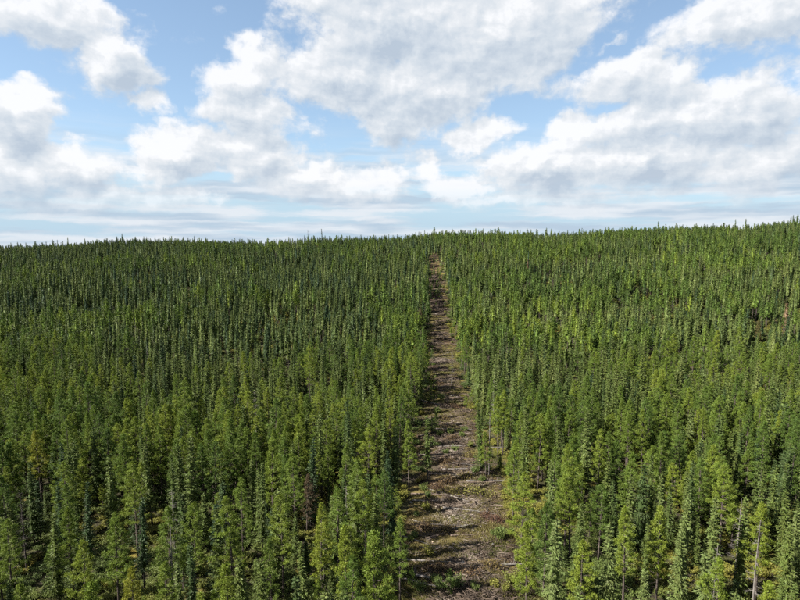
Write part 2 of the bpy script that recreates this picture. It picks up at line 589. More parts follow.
def crown_spruce(mb, H, h0, Rm, dz, per, nbl, blen, mat=0, club=0.0, ragged=0.2, wid=0.30):
    """narrow spire: whorls of short drooping sprays"""
    z = h0
    limbs = []
    while z < H - 0.15:
        t = (z - h0) / (H - h0)
        Rr = Rm * ((1 - t) ** 0.92 * (0.72 + 0.28 * min(1, t / 0.2))) + 0.05 + 0.05 * (1 - t)
        if club and t > 0.72:
            Rr += club * math.sin((t - 0.72) / 0.28 * math.pi) * 0.55
        whorl = rng.uniform(0.70, 1.18)
        n = max(3, int(round(per * (0.55 + 0.45 * Rr / Rm))))
        a0 = rng.random() * 6.28
        for k in range(n):
            if rng.random() < ragged * 0.5:
                continue
            az = a0 + k * 2 * math.pi / n + rng.normal() * 0.25
            L = Rr * whorl * rng.uniform(1 - ragged * 1.6, 1 + ragged)
            droop = -0.42 + 0.95 * max(0, t - 0.45) + rng.normal() * 0.10
            d = np.array([math.cos(az), math.sin(az), droop])
            lat = np.array([-math.sin(az), math.cos(az), 0])
            u = rng.uniform(0.12, 1.0, nbl)
            c = np.array([0, 0, z + rng.normal() * 0.05]) + d * L * u[:, None] + np.array([0, 0, 1]) * (0.20 * L * u ** 2)[:, None]
            sgn = rng.choice([-1, 1], nbl)[:, None]
            c = c + lat * sgn * (rng.random((nbl, 1)) * 0.26 * L * (1.15 - u[:, None]))
            dr = d * 0.85 + lat * sgn * rng.uniform(0.1, 0.9, (nbl, 1)) + rng.normal(size=(nbl, 3)) * 0.22 + [0, 0, -0.12]
            sh = np.clip(rng.random() * 0.6 + rng.random(nbl) * 0.4, 0, 1)
            blades(mb, c, dr, blen * rng.uniform(0.7, 1.25, nbl), blen * wid, mat, sh)
            if t < 0.6 and k % 2 == 0:
                limbs.append((np.array([[0, 0, z], [0, 0, z] + d * L * 0.8]), 0.014))
        z += dz * rng.uniform(0.8, 1.2)
    base = np.repeat(np.array([[0, 0, H - 0.5], [0, 0, H - 0.28], [0, 0, H - 0.1]]), 5, 0)
    blades(mb, base, rng.normal(size=base.shape) * 0.4 + [0, 0, 1.0], blen * 0.85, blen * 0.36, mat)
    return limbs


def core(mb, H, h0, prof, jit=0.25, mat=0, sides=7, rings=12):
    """the dense needle mass close to the stem"""
    t = np.linspace(0, 1, rings)
    r = np.array([prof(v) for v in t])[:, None] * (1 + jit * rng.normal(size=(rings, sides)))
    a = np.arange(sides) * 2 * math.pi / sides + rng.random((rings, 1)) * 0.8
    V = np.stack([r * np.cos(a), r * np.sin(a), (h0 + (H - 0.3 - h0) * t)[:, None] + rng.normal(size=(rings, sides)) * 0.18], -1).reshape(-1, 3)
    f = []
    for i in range(rings - 1):
        for j in range(sides):
            p, q = i * sides + j, i * sides + (j + 1) % sides
            f += [(p, q, q + sides), (p, q + sides, p + sides)]
    mb.add(V, f, mat, rng.random(len(f)))


def stem(mb, H, r0, limbs, mat, sides=6, dead=12, h0=5.0, top=0.97, bend=0.12):
    k = 7
    s = np.linspace(0, 1, k)
    bx, by = rng.normal(size=2) * bend
    pts = np.stack([bx * np.sin(s * 3.0) * s * (1 - s), by * np.sin(s * 2.3) * s * (1 - s), -0.35 + (H * top + 0.35) * s], 1)
    mb.tube(pts, r0 * (1 - s) ** 0.85 + 0.018, sides, mat)
    for path, r in limbs:
        mb.tube(path, np.linspace(r, 0.006, len(path)), 3, mat, cap=False)
    for _ in range(dead):                                   # bare dead limbs under the crown
        h = rng.uniform(0.18, 1.0) * h0
        az = rng.random() * 6.28
        L = rng.uniform(0.3, 1.3)
        d = np.array([math.cos(az), math.sin(az), rng.uniform(-0.35, 0.15)])
        mb.tube(np.array([[0, 0, h], np.array([0, 0, h]) + d * L]), [0.018, 0.006], 3, mat, cap=False)


PROTO = {'pine': [], 'spruce': [], 'pine_far': [], 'spruce_far': []}
pine_specs = [(14.0, 4.6, 2.15), (15.0, 6.0, 2.0), (13.0, 3.2, 2.2), (14.5, 5.2, 1.8), (12.5, 2.6, 2.0), (15.5, 7.0, 2.4), (13.5, 4.0, 1.6), (11.0, 1.8, 1.9)]
for i, (H, h0, Rm) in enumerate(pine_specs):
    st, cr = MB(), MB()
    nb = int(46 + (H - h0) * 1.8)
    limbs = crown_pine(cr, H, h0, Rm * 1.12, int(nb * 1.0), 7.5, 24, 0.215, wid=0.19)
    stem(st, H, 0.13 + 0.02 * rng.random(), limbs, 0, dead=16, h0=h0)
    PROTO['pine'].append(dict(H=H, crown=cr, stem=st, mats=('pine_bark', 'pine_needles'), cm=cr.mesh('pine_crown', ['pine_needles']), sm=st.mesh('pine_trunk', ['pine_bark'], True)))
spruce_specs = [(14.0, 1.6, 1.35, 0, .2), (12.0, 0.9, 1.15, 0, .2), (15.0, 2.6, 1.25, 0.0, .28), (11.0, 0.6, 1.30, 0, .15), (13.0, 3.2, 0.85, 0.30, .38), (10.0, 0.5, 1.0, 0, .18), (14.5, 2.0, 1.0, 0.12, .32), (12.5, 1.0, 1.55, 0, .2)]
for i, (H, h0, Rm, club, rag) in enumerate(spruce_specs):
    st, cr = MB(), MB()
    limbs = crown_spruce(cr, H, h0, Rm * 1.18, 0.39, 8, 18, 0.28, club=club, ragged=rag)
    core(cr, H, h0 + 0.5, lambda t: Rm * 0.44 * (1 - t) ** 0.95 + 0.03 + club * 0.4 * math.exp(-((t - 0.86) / 0.08) ** 2), rings=22)
    stem(st, H, 0.12, limbs[::3], 0, dead=10, h0=h0 + 1.0, bend=0.06)
    PROTO['spruce'].append(dict(H=H, crown=cr, stem=st, mats=('spruce_bark', 'spruce_needles'), cm=cr.mesh('spruce_crown', ['spruce_needles']), sm=st.mesh('spruce_trunk', ['spruce_bark'], True)))
for i, (H, h0, Rm) in enumerate(pine_specs[:5]):
    h0 = H * rng.uniform(0.36, 0.52)
    st, cr = MB(), MB()
    crown_pine(cr, H, h0, Rm * 1.10, 38, 3.4, 7, 0.42, wid=0.34)
    core(cr, H, h0 + 0.6, lambda t: Rm * 0.30 * (1 - t) ** 0.7 * (0.5 + 0.5 * min(1, t / 0.3)) + 0.03, jit=0.4, rings=11)
    stem(st, H, 0.14, [], 0, sides=4, dead=16, h0=h0)
    PROTO['pine_far'].append(dict(H=H, crown=cr, stem=st, mats=('pine_bark', 'pine_needles')))
for i, (H, h0, Rm, club, rag) in enumerate(spruce_specs[:7]):
    h0 = H * rng.uniform(0.26, 0.46)                      # crowded stands: the lower limbs are dead
    st, cr = MB(), MB()
    crown_spruce(cr, H, h0, Rm * 1.08, 0.42, 6, 6, 0.42, wid=0.42, club=club, ragged=rag)
    core(cr, H, h0 + 0.4, lambda t: Rm * 0.62 * (1 - t) ** 0.95 + 0.04 + club * 0.4 * math.exp(-((t - 0.86) / 0.08) ** 2), rings=16)
    stem(st, H, 0.12, [], 0, sides=4, dead=22, h0=h0 + 0.5, bend=0.05)
    PROTO['spruce_far'].append(dict(H=H, crown=cr, stem=st, mats=('spruce_bark', 'spruce_needles')))


# ------------------------------------------------------------------ where the trees stand
def tip_to_base(px, py, H):
    d = pix_dir(px, py)
    t = np.linspace(25, 1100, 5000)
    P = d[None, :] * t[:, None] + [0, 0, CAM_Z]
    hit = np.nonzero(P[:, 2] <= floor_z(P[:, 0], P[:, 1]) + H)[0]
    i = hit[0] if len(hit) else len(t) - 1
    return P[i, 0], P[i, 1]


def crest_base(px):
    d = pix_dir(px, 238)
    t = np.linspace(380, 760, 400)
    P = d[None, :] * t[:, None]
    z = ground(P[:, 0], P[:, 1])
    i = int(np.argmax((z + 12 - CAM_Z) / np.hypot(P[:, 0], P[:, 1])))
    return float(P[i, 0]), float(P[i, 1])


def pix_to_ground(px, py):
    return tip_to_base(px, py, 0.0)


# trees one can recognise in the photograph: kind, tip x, tip y, height, tint, variant
HERO = [
    ('s', 53, 513, 12.5, .55, 6), ('p', 68, 508, 13.0, .70, 3), ('p', 82, 537, 12.5, .86, 2), ('p', 113, 513, 13.5, .62, 0), ('p', 128, 567, 12, .93, 4),
    ('p', 190, 502, 13.5, .66, 0), ('s', 215, 512, 12.5, .50, 6), ('p', 233, 498, 14, .72, 2), ('s', 245, 553, 11.5, .60, 5), ('s', 264, 562, 11, .58, 5),
    ('p', 227, 567, 12, .80, 4), ('p', 133, 463, 14, .74, 0), ('s', 148, 443, 14, .55, 4), ('s', 143, 427, 14, .40, 6), ('s', 110, 457, 13, .52, 1),
    ('s', 173, 455, 13.5, .40, 2), ('s', 93, 425, 14, .35, 0), ('p', 37, 430, 13.5, .93, 3), ('s', 260, 463, 13.5, .45, 6), ('p', 240, 477, 14, .60, 1),
    ('p', 20, 587, 11.5, .72, 4), ('s', 139, 497, 13, .10, 4), ('p', 5, 520, 13, .66, 0), ('s', 28, 462, 13.5, .30, 2), ('p', 165, 565, 12, .70, 0),
    ('p', 367, 428, 14.5, .88, 5), ('s', 384, 415, 14, .45, 6), ('p', 409, 421, 14, .68, 3), ('s', 428, 416, 13, .45, 4), ('p', 281, 493, 14, .76, 0),
    ('p', 320, 502, 13.5, .89, 6), ('p', 367, 482, 14.5, .74, 2), ('p', 306, 474, 9.5, 1.0, 6), ('p', 295, 455, 14, .62, 1), ('s', 274, 491, 13, .60, 5),
    ('p', 400, 519, 11.0, .55, 3), ('s', 482, 404, 13.5, .40, 6), ('p', 487, 432, 9.0, .70, 6), ('p', 515, 442, 13.5, .70, 0), ('p', 523, 470, 13, .80, 2), ('p', 529, 524, 12, .82, 6),
    ('s', 551, 462, 15, .72, 0), ('s', 554, 519, 14, .80, 7), ('p', 583, 541, 12.5, .86, 2), ('p', 573, 467, 14, .72, 0), ('s', 612, 520, 13, .76, 3),
    ('s', 630, 477, 14, .66, 6), ('p', 628, 507, 13.5, .80, 3), ('s', 649, 567, 10.5, .78, 3), ('s', 661, 474, 14, .70, 0), ('p', 661, 510, 13, .84, 6),
    ('s', 685, 497, 13.5, .72, 1), ('s', 683, 533, 12.5, .74, 7), ('s', 716, 497, 14, .72, 0), ('s', 705, 551, 12, .80, 3), ('p', 763, 502, 13.5, .86, 3),
    ('p', 720, 560, 12, .72, 7), ('s', 746, 497, 13.5, .64, 1), ('p', 770, 582, 11, .86, 7), ('s', 790, 527, 13, .60, 2), ('s', 766, 467, 14, .50, 6),
    ('p', 726, 467, 14, .74, 0), ('s', 735, 590, 11, .76, 3), ('p', 600, 430, 14, .78, 0), ('p', 540, 415, 14, .74, 2), ('p', 645, 410, 14, .70, 0),
    ('p', 760, 320, 13, .99, 0), ('s', 640, 228, 15, .3, 0), ('s', 57, 239.9, 16, .3, 6), ('s', 134, 238, 16, .2, 6),
    ('s', 323, 225, 19, .1, 6), ('p', 436, 232, 15, .6, 0), ('s', 461, 230, 16, .2, 6), ('s', 582, 228, 16, .3, 6),
]

T_x, T_y, T_h, T_kind, T_tint, T_var, T_hero = [], [], [], [], [], [], []
for (k, px, py, H, tint, var) in HERO:
    if py < 240:                                  # these break the skyline: they stand on the crest
        x, y = crest_base(px)
        H = float(np.clip(CAM_Z + pix_dir(px, py)[2] / pix_dir(px, py)[1] * y - ground(x, y), 10, 24))
    else:
        x, y = tip_to_base(px, py, H)
    T_x.append(x); T_y.append(y); T_h.append(H); T_kind.append(k); T_tint.append(tint); T_var.append(var); T_hero.append(True)
hx, hy, hh = np.array(T_x), np.array(T_y), np.array(T_h)
hpx, hpy, hdep = to_pix(hx, hy, ground(hx, hy) + hh)

CELL = 2.75


def candidates():
    y0, y1 = 18.0, 700.0
    ny = int((y1 - y0) / CELL)
    out = []
    for j in range(ny):
        y = y0 + j * CELL
        half = (y + 12) * 0.80 + 34
        n = int(2 * half / CELL)
        c = CELL
        out.append(np.stack([(np.arange(n) - n / 2) * c, np.full(n, y)], 1))
    P = np.vstack(out)
    return P + rng.uniform(-0.48, 0.48, P.shape) * CELL


P = candidates()
x, y = P[:, 0], P[:, 1]
dens = 0.60 * vnoise(x, y, 26, 11) + 0.40 * vnoise(x, y, 9, 12)
keep = rng.random(len(x)) < np.maximum(0.30, (0.76 - 0.33 * sstep(y, 70, 230)) + (1.0 + 0.5 * sstep(y, 100, 250)) * (dens - 0.44))
u = np.abs(x - line_x(y)) / (line_half(y) + 0.5 + 0.9 * rng.random(len(x)))
stray = (y > 130) & (rng.random(len(x)) < 0.10 + 0.50 * sstep(y, 310, 420)) & (u > np.where(y > 300, 0.15, 0.55))   # regrowth on the far line
keep &= (u > 1.0) | (y > 455) | stray
for bx, by, br in [(*pix_to_ground(36, 582), 3.6), (*pix_to_ground(740, 520), 4.5), (*pix_to_ground(385, 592), 3.0)]:
    keep &= (x - bx) ** 2 + (y - by) ** 2 > br ** 2
x, y, stray = x[keep], y[keep], (stray & (u < 1.0))[keep]
right = x > line_x(y)
mixn = 0.65 * vnoise(x, y, 34, 21) + 0.35 * vnoise(x, y, 8, 22)
p_pine = np.where(right, 0.42, 0.44) + (mixn - 0.5) * 1.7
p_pine -= 0.42 * sstep(y, 120, 240) * np.where(right, 0.30, 1.0)          # the far left is nearly all spruce spires
p_pine += 0.30 * sstep(np.abs(x - line_x(y)), 26, 10) * (y < 330)           # pines line the cut
kind = np.where(rng.random(len(x)) < p_pine, 'p', 's')
hz = rng.normal(size=len(x))
H = np.where(kind == 'p', 13.4 + 1.3 * hz, 12.2 + 2.0 * hz) + 2.0 * (vnoise(x, y, 60, 31) - 0.5)
H = np.clip(H + 0.9 * rng.normal(size=len(H)) * sstep(y, 100, 260), 5.0, 18.0)
H = np.where(rng.random(len(x)) < 0.035 * sstep(y, 150, 300), H * rng.uniform(1.15, 1.4, len(x)), H)      # a few emergent trees
young = rng.random(len(x)) < 0.20 - 0.10 * sstep(y, 90, 200)
H = np.where(young, H * rng.uniform(0.35, 0.7, len(x)), H)
H = np.where(stray & (y < 455), rng.uniform(2.5, 6.5, len(x)), H)
patch = vnoise(x, y, 30, 41)
tint = np.where(kind == 'p', np.clip(0.50 + 0.19 * rng.normal(size=len(x)) + 0.35 * (patch - 0.5), 0.0, 0.93),
                np.clip(np.where(right, 0.52, 0.40) + 0.20 * rng.normal(size=len(x)) + 0.3 * (patch - 0.5), 0.0, 0.94))
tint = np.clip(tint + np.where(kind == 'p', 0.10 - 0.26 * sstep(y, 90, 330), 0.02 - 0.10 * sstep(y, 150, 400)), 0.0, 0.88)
tint = np.where(rng.random(len(x)) < 0.0004, 1.0, tint)
ok = np.ones(len(x), bool)
cpx, cpy, cdep = to_pix(x, y, ground(x, y) + H)
for i in range(len(hx)):
    d2 = (x - hx[i]) ** 2 + (y - hy[i]) ** 2
    ok &= d2 > 1.7 ** 2
    w_ = FPX * 1.7 / hdep[i]
    cover = (cdep < hdep[i]) & (np.abs(cpx - hpx[i]) < w_ + FPX * 1.2 / cdep) & (cpy < hpy[i] + FPX * 4.5 / hdep[i])
    if hdep[i] < 330:
        ok &= ~cover
x, y, H, kind, tint = x[ok], y[ok], H[ok], kind[ok], tint[ok]
AX = np.concatenate([hx, x])
AY = np.concatenate([hy, y])
AH = np.concatenate([hh, H])
AK = np.concatenate([np.array(T_kind), kind])
AT = np.concatenate([np.array(T_tint), tint])
AV = np.concatenate([np.array(T_var), np.full(len(x), -1)])
AZ = ground(AX, AY)
APX, APY, ADEP = to_pix(AX, AY, AZ + AH)
inframe = (APX > 4) & (APX < 796) & (APY > 120) & (APY < 588)


REG = []                                             # things that still need the words that single them out


def look_of(k, tint, H):
    if k == 'p':
        tone = 'rusty brown' if tint > 0.975 else 'yellowish' if tint > 0.915 else 'bright green' if tint > 0.72 else 'mid green' if tint > 0.42 else 'dark olive'
    else:
        tone = 'rusty brown' if tint > 0.975 else 'olive green' if tint > 0.88 else 'blue-green' if tint > 0.56 else 'green' if tint > 0.3 else 'dark green'
    return ('young ' if H < 8.5 else 'tall ' if H > 14.6 else '') + tone


ORD = ('first second third fourth fifth sixth seventh eighth ninth tenth eleventh twelfth thirteenth fourteenth fifteenth sixteenth '
       'seventeenth eighteenth nineteenth twentieth').split()
ORD += ['twenty-' + o for o in ORD[:9]] + ['thirtieth'] + ['thirty-' + o for o in ORD[:9]]
COLS = ('at left edge', 'at far left', 'well left', 'left of middle', 'just left of cutline', 'by the cutline', 'right of cutline', 'well right', 'at far right', 'at right edge')
ROWS = ((570, 'at the bottom edge'), (545, 'near the bottom edge'), (515, 'a tenth up'), (485, 'a sixth up'), (460, 'a fifth up'), (435, 'a quarter up'), (410, 'nearly third up'),
        (385, 'over a third up'), (345, 'two fifths up'), (310, 'below mid height'), (275, 'above mid height'), (250, 'under the skyline'), (0, 'on the skyline'))


def write_labels():
    cells = {}
    for r in REG:
        o, look, kind, px, py, mode = r
        row = next(n for lim, n in ROWS if py >= lim)
        if mode == 'tip':
            col = COLS[int(np.clip(px // 80, 0, 9))]
        else:
            u = (o.location.x - float(line_x(o.location.y))) / float(line_half(o.location.y))
            col = 'left side of cutline' if u < -0.33 else 'right side of cutline' if u > 0.33 else 'middle of cutline'
            if abs(u) > 1.3:
                col = 'forest floor ' + COLS[int(np.clip(px // 80, 0, 9))]
        cells.setdefault((kind, row, col), []).append(r)
    for (kind, row, col), rs in cells.items():
        rs.sort(key=lambda r: r[3] if r[5] == 'tip' else -r[4])
        for i, (o, look, kind, px, py, mode) in enumerate(rs):
            if mode == 'tip':
                tail = '' if len(rs) == 1 else ', leftmost there' if i == 0 else f', {ORD[i]} from left'
                o['label'] = f'{look} {kind}, tip {row} {col}{tail}'
            else:
                tail = '' if len(rs) == 1 else ', nearest one' if i == 0 else f', {ORD[i]} nearest'
                o['label'] = f'{look} {kind} on {col}, {row}{tail}'


def reg(o, look, kind, px, py, mode, cat, group):
    REG.append((o, look, kind, float(px), float(py), mode))
    o['category'] = cat
    o['group'] = group


LIMIT = 298
solo = np.zeros(len(AX), bool)
for k in 'ps':
    ids = np.nonzero((AK == k) & inframe)[0]
    ids = ids[np.argsort(ADEP[ids] - 1000.0 * (ids < len(hx)))][:LIMIT]
    solo[ids] = True

for i in np.nonzero(solo)[0]:
    k = AK[i]
    fam = PROTO['pine' if k == 'p' else 'spruce']
    v = int(AV[i])
    if v < 0:
        v = int(rng.integers(len(fam)))
    p = fam[v]
    s = AH[i] / p['H']
    wx = s ** 0.6 * rng.uniform(0.88, 1.15)
    nm = 'pine_tree' if k == 'p' else 'spruce_tree'
    e = obj(nm, None, None, (AX[i], AY[i], float(floor_z(AX[i], AY[i]))), (rng.normal() * 0.026, rng.normal() * 0.026, rng.random() * 6.283), (wx, wx, s))
    reg(e, look_of(k, AT[i], AH[i]), 'pine' if k == 'p' else 'spruce', APX[i], APY[i], 'tip', 'pine' if k == 'p' else 'spruce',
        'pines standing nearest the camera' if k == 'p' else 'spruces standing nearest the camera')
    obj('trunk', p['sm'], e)
    c = obj('crown', p['cm'], e)
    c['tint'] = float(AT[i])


# ------------------------------------------------------------------ the rest of the forest: geometry-node stuff
def proto_collection(name, fams):
    c = bpy.data.collections.new(name)
    sizes = []
    n = 0
    for fam in fams:
        for p in PROTO[fam]:
            mb = MB()
            for src, mat in ((p['stem'], 0), (p['crown'], 1)):
                off = mb.n
                for v, f, s_ in zip(src.v, src.f, src.s):
                    mb.v.append(v)
                    mb.f.append(f + off)
                    mb.m.append(np.full(len(f), mat))
                    mb.s.append(s_)
                mb.n = off + src.n
            o = bpy.data.objects.new(f'{name}_{n:02d}', mb.mesh(f'{name}_{n:02d}', p['mats']))
            c.objects.link(o)
            sizes.append(p['H'])
            n += 1
    return c, sizes


def scatter(name, coll, pts, idx, rot, scl, tint):
    me = bpy.data.meshes.new(name)
    me.vertices.add(len(pts))
    me.vertices.foreach_set('co', np.asarray(pts, np.float32).ravel())
    for nm, typ, key, arr in (('idx', 'INT', 'value', np.asarray(idx, np.int32)), ('rot', 'FLOAT_VECTOR', 'vector', np.asarray(rot, np.float32).ravel()),
                              ('scl', 'FLOAT_VECTOR', 'vector', np.asarray(scl, np.float32).ravel()), ('tint', 'FLOAT', 'value', np.asarray(tint, np.float32))):
        a = me.attributes.new(nm, typ, 'POINT')
        a.data.foreach_set(key, arr)
    ng = bpy.data.node_groups.new(name, 'GeometryNodeTree')
    ng.interface.new_socket('Geometry', in_out='INPUT', socket_type='NodeSocketGeometry')
    ng.interface.new_socket('Geometry', in_out='OUTPUT', socket_type='NodeSocketGeometry')
    N, L = ng.nodes, ng.links
    gi, go = N.new('NodeGroupInput'), N.new('NodeGroupOutput')
    ci = N.new('GeometryNodeCollectionInfo')
    ci.inputs['Collection'].default_value = coll
    ci.inputs['Separate Children'].default_value = True
    ci.inputs['Reset Children'].default_value = True
    ip = N.new('GeometryNodeInstanceOnPoints')
    ip.inputs['Pick Instance'].default_value = True

    def named(nm, typ):
        n = N.new('GeometryNodeInputNamedAttribute')
        n.data_type = typ
        n.inputs['Name'].default_value = nm
        return next(o for o in n.outputs if o.enabled and o.name == 'Attribute')
    L.new(gi.outputs[0], ip.inputs['Points'])
    L.new(ci.outputs[0], ip.inputs['Instance'])
    L.new(named('idx', 'INT'), ip.inputs['Instance Index'])
    L.new(named('rot', 'FLOAT_VECTOR'), ip.inputs['Rotation'])
    L.new(named('scl', 'FLOAT_VECTOR'), ip.inputs['Scale'])
    L.new(ip.outputs[0], go.inputs[0])
    o = obj(name, me)
    md = o.modifiers.new('scatter', 'NODES')
    md.node_group = ng
    return o


FARD = 190.0
for k, nm, near, far, lab in (('p', 'pine_forest', 'pine', 'pine_far', 'mass of green pines covering the slope beyond the nearest trees'),
                              ('s', 'spruce_forest', 'spruce', 'spruce_far', 'mass of dark spruce spires covering the slope up to the ridge')):
    coll, sizes = proto_collection(nm + '_kinds', (near, far))
    nn = len(PROTO[near])
    ids = np.nonzero((AK == k) & ~solo)[0]
    far_ = ADEP[ids] > FARD
    idx = np.where(far_, nn + rng.integers(0, len(sizes) - nn, len(ids)), rng.integers(0, nn, len(ids)))
    idx = np.where((AV[ids] >= 0) & ~far_, AV[ids], idx)
    s = AH[ids] / np.array(sizes)[idx]
    w_ = s ** 0.6 * rng.uniform(0.85, 1.15, len(ids))
    rot = np.stack([rng.normal(size=len(ids)) * 0.02, rng.normal(size=len(ids)) * 0.02, rng.random(len(ids)) * 6.283], 1)
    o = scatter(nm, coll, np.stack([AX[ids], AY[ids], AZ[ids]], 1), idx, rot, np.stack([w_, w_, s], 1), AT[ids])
    tag(o, lab, 'forest', None, 'stuff')
    print(nm, len(ids))


# ------------------------------------------------------------------ dead trees
def snag_mesh(H, r0, nb, lean=0.0, crook=0.0):
    mb = MB()
    s = np.linspace(0, 1, 9)
    pts = np.stack([lean * s ** 1.5 * H + crook * np.sin(s * 4), crook * 0.5 * np.sin(s * 3 + 1), -0.35 + (H + 0.35) * s], 1)
    mb.tube(pts, r0 * (1 - s) ** 0.8 + 0.012, 6, jit=0.2)
    brs = []
    br = MB()
    for i in range(nb):
        if nb < 40:
            br = MB()
            brs.append(br)
        t = rng.uniform(0.22, 0.97)
        p = np.array([np.interp(t, s, pts[:, j]) for j in range(3)])
        az = rng.random() * 6.28
        L = (0.35 + 1.25 * (1 - t)) * rng.uniform(0.5, 1.2)
        d = np.array([math.cos(az), math.sin(az), rng.uniform(-0.55, 0.2)])
        q = np.stack([p, p + d * L * 0.55, p + d * L + [0, 0, 0.12 * L]])
        br.tube(q, [0.026, 0.016, 0.006], 3, cap=False)
        for _ in range(2):
            d2 = d + rng.normal(size=3) * 0.6
            br.tube(np.stack([q[1], q[1] + d2 * L * 0.4]), [0.012, 0.005], 3, cap=False)
    return mb, brs or [br]


SNAG = []
for H, r0, nb, lean, crook in ((11, .13, 55, .02, .05), (9, .12, 35, .0, .08), (12, .14, 60, .03, .05), (8, .15, 14, .16, .25), (13, .12, 90, .0, .04)):
    a, b = snag_mesh(H, r0, nb, lean, crook)
    SNAG.append((H, {m: (a.mesh('snag_trunk', [m], True), [c.mesh('snag_branch', [m]) for c in b]) for m in ('dead_wood', 'charred_wood')}))
dead_list = [(135, 318, 12, 'dead_wood', 4), (131, 330, 10, 'dead_wood', 0), (139, 336, 10, 'dead_wood', 2), (128, 342, 9, 'dead_wood', 1), (142, 326, 11, 'dead_wood', 4), (147, 345, 9, 'dead_wood', 0),
             (308, 226, 17, 'charred_wood', 1), (309, 436, 12, 'charred_wood', 3), (139, 503, 11, 'charred_wood', 1), (760, 520, 12, 'dead_wood', 1),
             (716, 545, 11, 'dead_wood', 0), (452, 352, 11, 'dead_wood', 2), (494, 380, 11, 'dead_wood', 4), (505, 360, 12, 'dead_wood', 4), (590, 385, 12, 'dead_wood', 2),
             (170, 525, 11, 'dead_wood', 4), (172, 490, 12, 'dead_wood', 4), (345, 485, 11, 'dead_wood', 0), (660, 350, 12, 'dead_wood', 4), (741, 500, 12, 'dead_wood', 2),
             (90, 395, 11, 'dead_wood', 0), (255, 390, 12, 'dead_wood', 4), (490, 415, 12, 'dead_wood', 1), (640, 296, 11, 'dead_wood', 2), (52, 330, 11, 'dead_wood', 4), (788, 470, 12, 'charred_wood', 1),
             (700, 256, 13, 'dead_wood', 0), (106, 239, 16, 'charred_wood', 0), (240, 236, 16, 'charred_wood', 1), (530, 231, 16, 'charred_wood', 1), (210, 420, 12, 'charred_wood', 2), (20, 490, 12, 'charred_wood', 4)]
for (px, py, H, m, v) in dead_list:
    if py < 240:
        x, y = crest_base(px)
        H = float(np.clip(CAM_Z + pix_dir(px, py)[2] / pix_dir(px, py)[1] * y - ground(x, y), 10, 24))
    else:
        x, y = tip_to_base(px, py, H)
    H0, ms = SNAG[v]
    e = obj('dead_tree', None, None, (x, y, float(floor_z(x, y))), (0, 0, rng.random() * 6.28 if v != 3 else 0.2), (3.4, 3.4, H / H0) if py < 232 else (1, 1, H / H0))
    reg(e, 'bare grey' if m == 'dead_wood' else 'bare blackened', 'dead tree', px, py, 'tip', 'dead tree', 'dead trees standing in the forest')
    obj('trunk', ms[m][0], e)
    for b in ms[m][1]:
        obj('branch' if len(ms[m][1]) > 1 else 'branches', b, e)


# ------------------------------------------------------------------ the cut line: logs, stumps, slash, shrubs, grass
def in_line(y, u):
    return line_x(y) + u * line_half(y)


def log_meshes(L, r):
    mb = MB()
    s = np.linspace(0, 1, 9)
    w1, w2 = rng.normal(size=2) * 0.06
    pts = np.stack([(s - 0.5) * L, w1 * np.sin(s * 4) * L * 0.3, r * 0.75 + w2 * 0.2 * np.sin(s * 3)], 1)
    mb.tube(pts, r * (1 - 0.45 * s), 8, jit=0.16)
    subs = []
    for _ in range(rng.integers(3, 6)):
        t = rng.uniform(0.25, 0.97)
        p = np.array([np.interp(t, s, pts[:, j]) for j in range(3)])
        a = rng.uniform(0.1, math.pi - 0.1)
        d = np.array([0.5, math.cos(a), math.sin(a)])
        l2 = rng.uniform(0.3, 1.1)
        b = MB()
        b.tube(np.stack([p, p + d * l2 * 0.5, p + d * l2 + rng.normal(size=3) * 0.1]), [r * 0.28, r * 0.2, r * 0.08], 4)
        subs.append(b)
    return mb, subs


LOGS = []
for L, r in ((7.0, .15), (5.0, .12), (9.0, .17), (4.0, .16), (6.0, .10), (10.5, .16)):
    a, subs = log_meshes(L, r)
    LOGS.append({m: (a.mesh('log_trunk', [m], True), [b.mesh('log_branch', [m]) for b in subs]) for m in ('log_bark', 'dead_wood', 'charred_wood')})
log_spots = []
for (px, py, rot, v, m) in [(440, 496, -0.05, 5, 'log_bark'), (470, 512, -0.22, 2, 'dead_wood'), (432, 501, 0.1, 0, 'dead_wood'), (485, 519, -0.3, 1, 'log_bark'), (440, 527, -0.03, 2, 'charred_wood'),
                            (455, 530, 0.04, 0, 'charred_wood'), (428, 586, -0.35, 0, 'dead_wood'), (436, 549, -0.12, 1, 'dead_wood'), (490, 482, 0.0, 2, 'dead_wood'), (470, 484, 0.02, 5, 'log_bark'),
                            (470, 536, 0.1, 4, 'log_bark'), (415, 541, -0.6, 4, 'dead_wood'), (460, 470, 0.05, 0, 'dead_wood'), (455, 458, 0.0, 2, 'log_bark'), (462, 447, 0.03, 5, 'dead_wood'), (500, 448, 0.1, 1, 'fresh')]:
    x, y = pix_to_ground(px, py)
    log_spots.append((x, y, rot, v, 'dead_wood' if m == 'fresh' else m))
yy = 62.0
while yy < 420:
    for _ in range(2 if yy < 130 else 1):
        yl = yy + rng.uniform(-1.5, 1.5)
        u = rng.uniform(-0.62, 0.62)
        log_spots.append((float(in_line(yl, u)), yl, rng.normal() * 0.55, int(rng.integers(6)), ['log_bark', 'log_bark', 'dead_wood', 'charred_wood'][rng.integers(4)]))
    yy += 3.4 + (yy - 60) * 0.03
